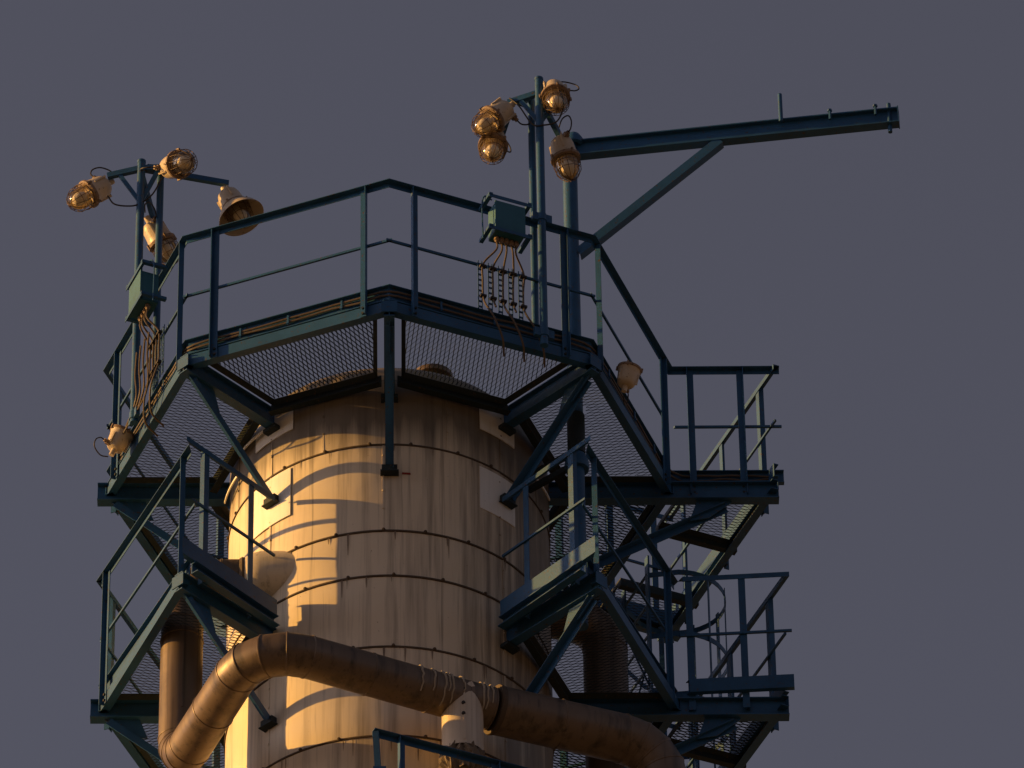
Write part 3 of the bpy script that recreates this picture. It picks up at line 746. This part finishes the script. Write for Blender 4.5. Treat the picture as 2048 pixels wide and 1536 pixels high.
# ------------------------------------------------------------------ lamp masts
def mast(label, A, zA, zbot, B, zB, zBbot, arms, braces, clamps, top):
    o = thing('lamp_mast', (A[0], A[1], zbot), label, 'lamp mast', 'lamp masts clamped to the top railing')
    one(o, 'pole', 'steel', lambda b: b.tube([(A[0], A[1], zbot), (A[0], A[1], zA)], 0.030, 18))
    one(o, 'pole_cap', 'steel', lambda b: b.lathe([(0.032, -0.02), (0.033, 0.0), (0.02, 0.012), (0.0, 0.014)], (A[0], A[1], zA), n=18))
    bend = Vector(top); p = V(B[0], B[1], zB)
    one(o, 'conduit', 'steel', lambda b: b.tube([V(B[0], B[1], zBbot), V(B[0], B[1], zB - 0.12)] + spline([V(B[0], B[1], zB - 0.10), V(B[0], B[1], zB - 0.03), p.lerp(bend, 0.35) + V(0, 0, 0.01), bend], 5), 0.026, 16))
    for a, e in arms: one(o, 'arm', 'steel', lambda b: b.bar(a, e, 0.034, 0.045), smooth=False)
    for a, e in braces: one(o, 'arm_brace', 'steel', lambda b: b.bar(a, e, 0.022, 0.03), smooth=False)
    for z_ in clamps:
        one(o, 'clamp', 'steel', lambda b: (b.lathe([(0.030, -0.03), (0.037, -0.03), (0.037, 0.03), (0.030, 0.03)], (A[0], A[1], z_), n=18),
                                            b.box((A[0], A[1], z_), 0.15, 0.03, 0.07, CLX, CLY)))
    return o
CLX, CLY = V(-0.383, 0.924, 0), V(0.924, 0.383, 0)
A = (-1.84, -0.78); B = (-1.70, -0.72); za = V(A[0], A[1], ZA + 0.04)
mL = mast('twin-pole lamp mast standing apart from the davit, carrying the skirted lamp', A, 2.46, -0.06, B, 2.42, 0.15,
     [(za, (-2.09, -0.74, ZA)), (za, (-1.20, -0.655, ZA)), (za + V(0.02, 0, 0), (-1.665, -0.80, ZA + 0.03)), (za + V(0, 0, -0.05), (-1.75, -0.60, 2.06))],
     [((-2.0, -0.755, ZA), (A[0], A[1], 2.05)), ((-1.72, -0.78, 2.36), (A[0], A[1], 2.05))], [1.06, 0.0], (A[0] + 0.05, A[1], 2.40))
CLX, CLY = V(0.924, 0.383, 0), V(-0.383, 0.924, 0)
C_ = (1.075, -1.715); D_ = (1.02, -1.577); zc = V(C_[0], C_[1], ZC + 0.02)
mR = mast('twin-pole lamp mast beside the davit, clamped next to the junction box', C_, 2.42, -0.14, D_, 2.36, 0.12,
     [(zc, (0.85, -1.65, ZC - 0.02)), (zc, (1.185, -1.66, ZC + 0.10)), (zc + V(0, 0, -0.04), (1.225, -1.50, 2.05)), (V(0.86, -1.60, 2.20), (0.80, -1.50, 2.05))],
     [((0.93, -1.675, ZC), (C_[0], C_[1], 1.98)), ((1.15, -1.62, 2.2), (C_[0], C_[1], 1.98))], [1.06, -0.03], (0.95, -1.64, 2.25))
for o, pts in ((mL, [(-2.08, -0.80, 2.10), (-2.03, -0.80, 2.02), (-1.93, -0.80, 2.0), (-1.85, -0.80, 2.02), (-1.75, -0.80, 2.12), (-1.67, -0.80, 2.33)]),
               (mR, [(1.22, -1.80, 2.23), (1.25, -1.78, 2.1), (1.20, -1.76, 1.96), (1.10, -1.75, 1.93), (1.02, -1.74, 1.95), (0.93, -1.70, 2.16), (0.86, -1.68, 2.26)])):
    one(o, 'cable', 'black', lambda b: b.tube(spline(pts), 0.006, 6))

# ------------------------------------------------------------------ junction boxes and their cables
def seg_frame(a0, a1):
    p, q = oct_pt(a0, RO), oct_pt(a1, RO); d = (q - p).normalized(); out = d.cross(V(0, 0, 1))
    if out.dot(p) < 0: out = -out
    return p, d, out, (q - p).length

def junction_box(label, a0, a1, tc, zc, w, h, dep, n_cab, group, spread):
    p, d, out, ln = seg_frame(a0, a1); up = V(0, 0, 1)
    c = p + d * (ln * tc) + up * zc + out * 0.10
    o = thing('junction_box', c - up * (h / 2), label, 'junction box', group)
    body = one(o, 'body', 'box', lambda b: b.box(c, w, dep, h, d, out, up), smooth=False)
    one(o, 'cover', 'box', lambda b: b.box(c + out * (dep / 2 + 0.006), w + 0.012, 0.012, h + 0.012, d, out, up), smooth=False)
    for zz in (h / 2 + 0.05, -h / 2 + 0.02):
        for s in (-1, 1):
            f = c + up * zz + d * (s * (w / 2 + 0.04))
            one(o, 'bracket_arm', 'steel', lambda b: b.bar(f - out * 0.11, f + out * 0.085, 0.03, 0.025), smooth=False)
        e = c + up * zz + out * 0.085
        one(o, 'cross_angle', 'steel', lambda b: b.angle(e - d * (w / 2 + 0.055), e + d * (w / 2 + 0.055), 0.03, 0.005, -out, up), smooth=False)
    one(o, 'guard_hoop', 'steel', lambda b: b.tube(spline([c - d * (w / 2 + 0.07) + up * (-h / 2 - 0.05), c - d * (w / 2 + 0.075) + up * (h / 2), c - d * (w / 2 + 0.06) + up * (h / 2 + 0.07) + out * 0.02, c - d * (w / 2 - 0.0) + up * (h / 2 + 0.07)], 5), 0.006, 6))
    for k in range(n_cab):
        s = (k - (n_cab - 1) / 2) * (w / n_cab) * 0.85
        g0 = c + d * s - up * (h / 2)
        one(o, 'cable_gland', 'flange', lambda b: b.lathe([(0.0, 0.05), (0.012, 0.05), (0.014, 0.035), (0.02, 0.03), (0.02, 0.012), (0.015, 0.0)], g0, -up, 10))
        # the perforated strip that carries the cable between middle rail and toe board
        sp = p + d * (ln * tc + (k - (n_cab - 1) / 2) * spread) - out * 0.02
        st_ = one(o, 'support_strip', 'steel', lambda b: (b.bar(sp + up * 0.12 + d * -0.014, sp + up * 0.57 + d * -0.014, 0.007, 0.005, out), b.bar(sp + up * 0.12 + d * 0.014, sp + up * 0.57 + d * 0.014, 0.007, 0.005, out),
                                                          [b.box(sp + up * (0.14 + 0.05 * i), 0.028, 0.005, 0.016, d, out, up) for i in range(9)]), smooth=False)
        pts = [g0 - up * 0.04, g0 - up * 0.12 + d * random.uniform(-0.01, 0.02), sp + up * 0.52 + out * 0.035 + d * 0.012, sp + up * 0.36 + out * 0.03 + d * 0.008, sp + up * 0.22 + out * 0.03 + d * 0.01, sp + up * 0.13 + out * 0.05 + d * 0.02]
        if k % 2 == 0: pts += [sp + up * 0.02 + out * 0.06 + d * 0.08, sp - up * 0.12 + out * 0.02 + d * 0.16, sp - up * 0.17 - out * 0.10 + d * 0.22]
        one(o, 'cable', 'cable', lambda b: b.tube(spline(pts, 5), 0.0075, 7))
        for zz in (0.50, 0.22):
            one(o, 'cable_cleat', 'black', lambda b: b.box(sp + up * zz + out * 0.028 + d * 0.01, 0.045, 0.03, 0.018, d, out, up), smooth=False)
    return o
junction_box('teal junction box on the railing beside the mast that stands by the davit', 0, 45, 0.535, 0.86, 0.22, 0.27, 0.13, 5, 'junction boxes on the top railing', 0.078)
junction_box('teal junction box on the railing beside the mast with the skirted lamp', -45, -90, 0.30, 0.88, 0.22, 0.27, 0.13, 4, 'junction boxes on the top railing', 0.06)

# cables clipped into the outward-open toe channel of the two upper decks
def toe_cable(path, z, zz, off, label, wob, r=0.0085):
    path = [V(p[0], p[1], z) for p in path]; pts = []
    for i in range(len(path) - 1):
        a, b_ = path[i], path[i + 1]; d = (b_ - a).normalized(); s = d.cross(V(0, 0, 1))
        if s.dot((a + b_) / 2 - V(PX, 0, z)) > 0: s = -s
        n = 9
        for k in range(n):
            t = (k + 0.5) / n; pts.append(a.lerp(b_, t) + s * off + V(0, 0, zz + random.uniform(-wob, wob)))
    b = MB(); b.tube(spline(pts, 2), r, 6); o = b.build('cable', 'cable', None); tag(o, label, 'cable'); return o
tp = [oct_pt(a, RO) for a in (-90, -45, 0, 45)] + [V(2.06, -0.035, 0), V(*LOUT0, 0)]
toe_cable(tp, 0.0, 0.060, 0.062, 'lower brown cable clipped along the top platform toe board', 0.012)
toe_cable(tp, 0.0, 0.098, 0.060, 'upper brown cable clipped along the top platform toe board', 0.010)
for a0, a1 in ((-90, -45), (-45, 0), (0, 45), (45, 90)):
    p, d, out, ln = seg_frame(a0, a1)
    for t in (0.25, 0.5, 0.75):
        c = p + d * (ln * (t + random.uniform(-0.04, 0.04))) - out * 0.052 + V(0, 0, 0.072)
        one(top, 'cable_clip', 'steel', lambda b: (b.box(c, 0.014, 0.008, 0.085, d, out, V(0, 0, 1)), b.box(c + V(0, 0, -0.03) + out * 0.006, 0.02, 0.01, 0.012, d, out, V(0, 0, 1))), smooth=False)
p, d, out, ln = seg_frame(-45, -90)
for k in range(4):
    q = p + d * (ln * (0.30 + 0.05 * k)) + out * 0.06
    b = MB(); b.tube(spline([q + V(0, 0, 0.55), q + d * 0.02 + V(0, 0, 0.35), q - d * 0.01 + V(0, 0, 0.1), q + d * (0.1 + 0.05 * k) - out * 0.02 + V(0, 0, 0.04), q + d * (0.25 + 0.05 * k) - out * 0.01 + V(0, 0, 0.0)], 5), 0.008, 6)
    tag(b.build('cable', 'cable', None), 'brown cable dropping from the junction box by the skirted lamp to the toe board', 'cable', 'cables dropping to the toe board')
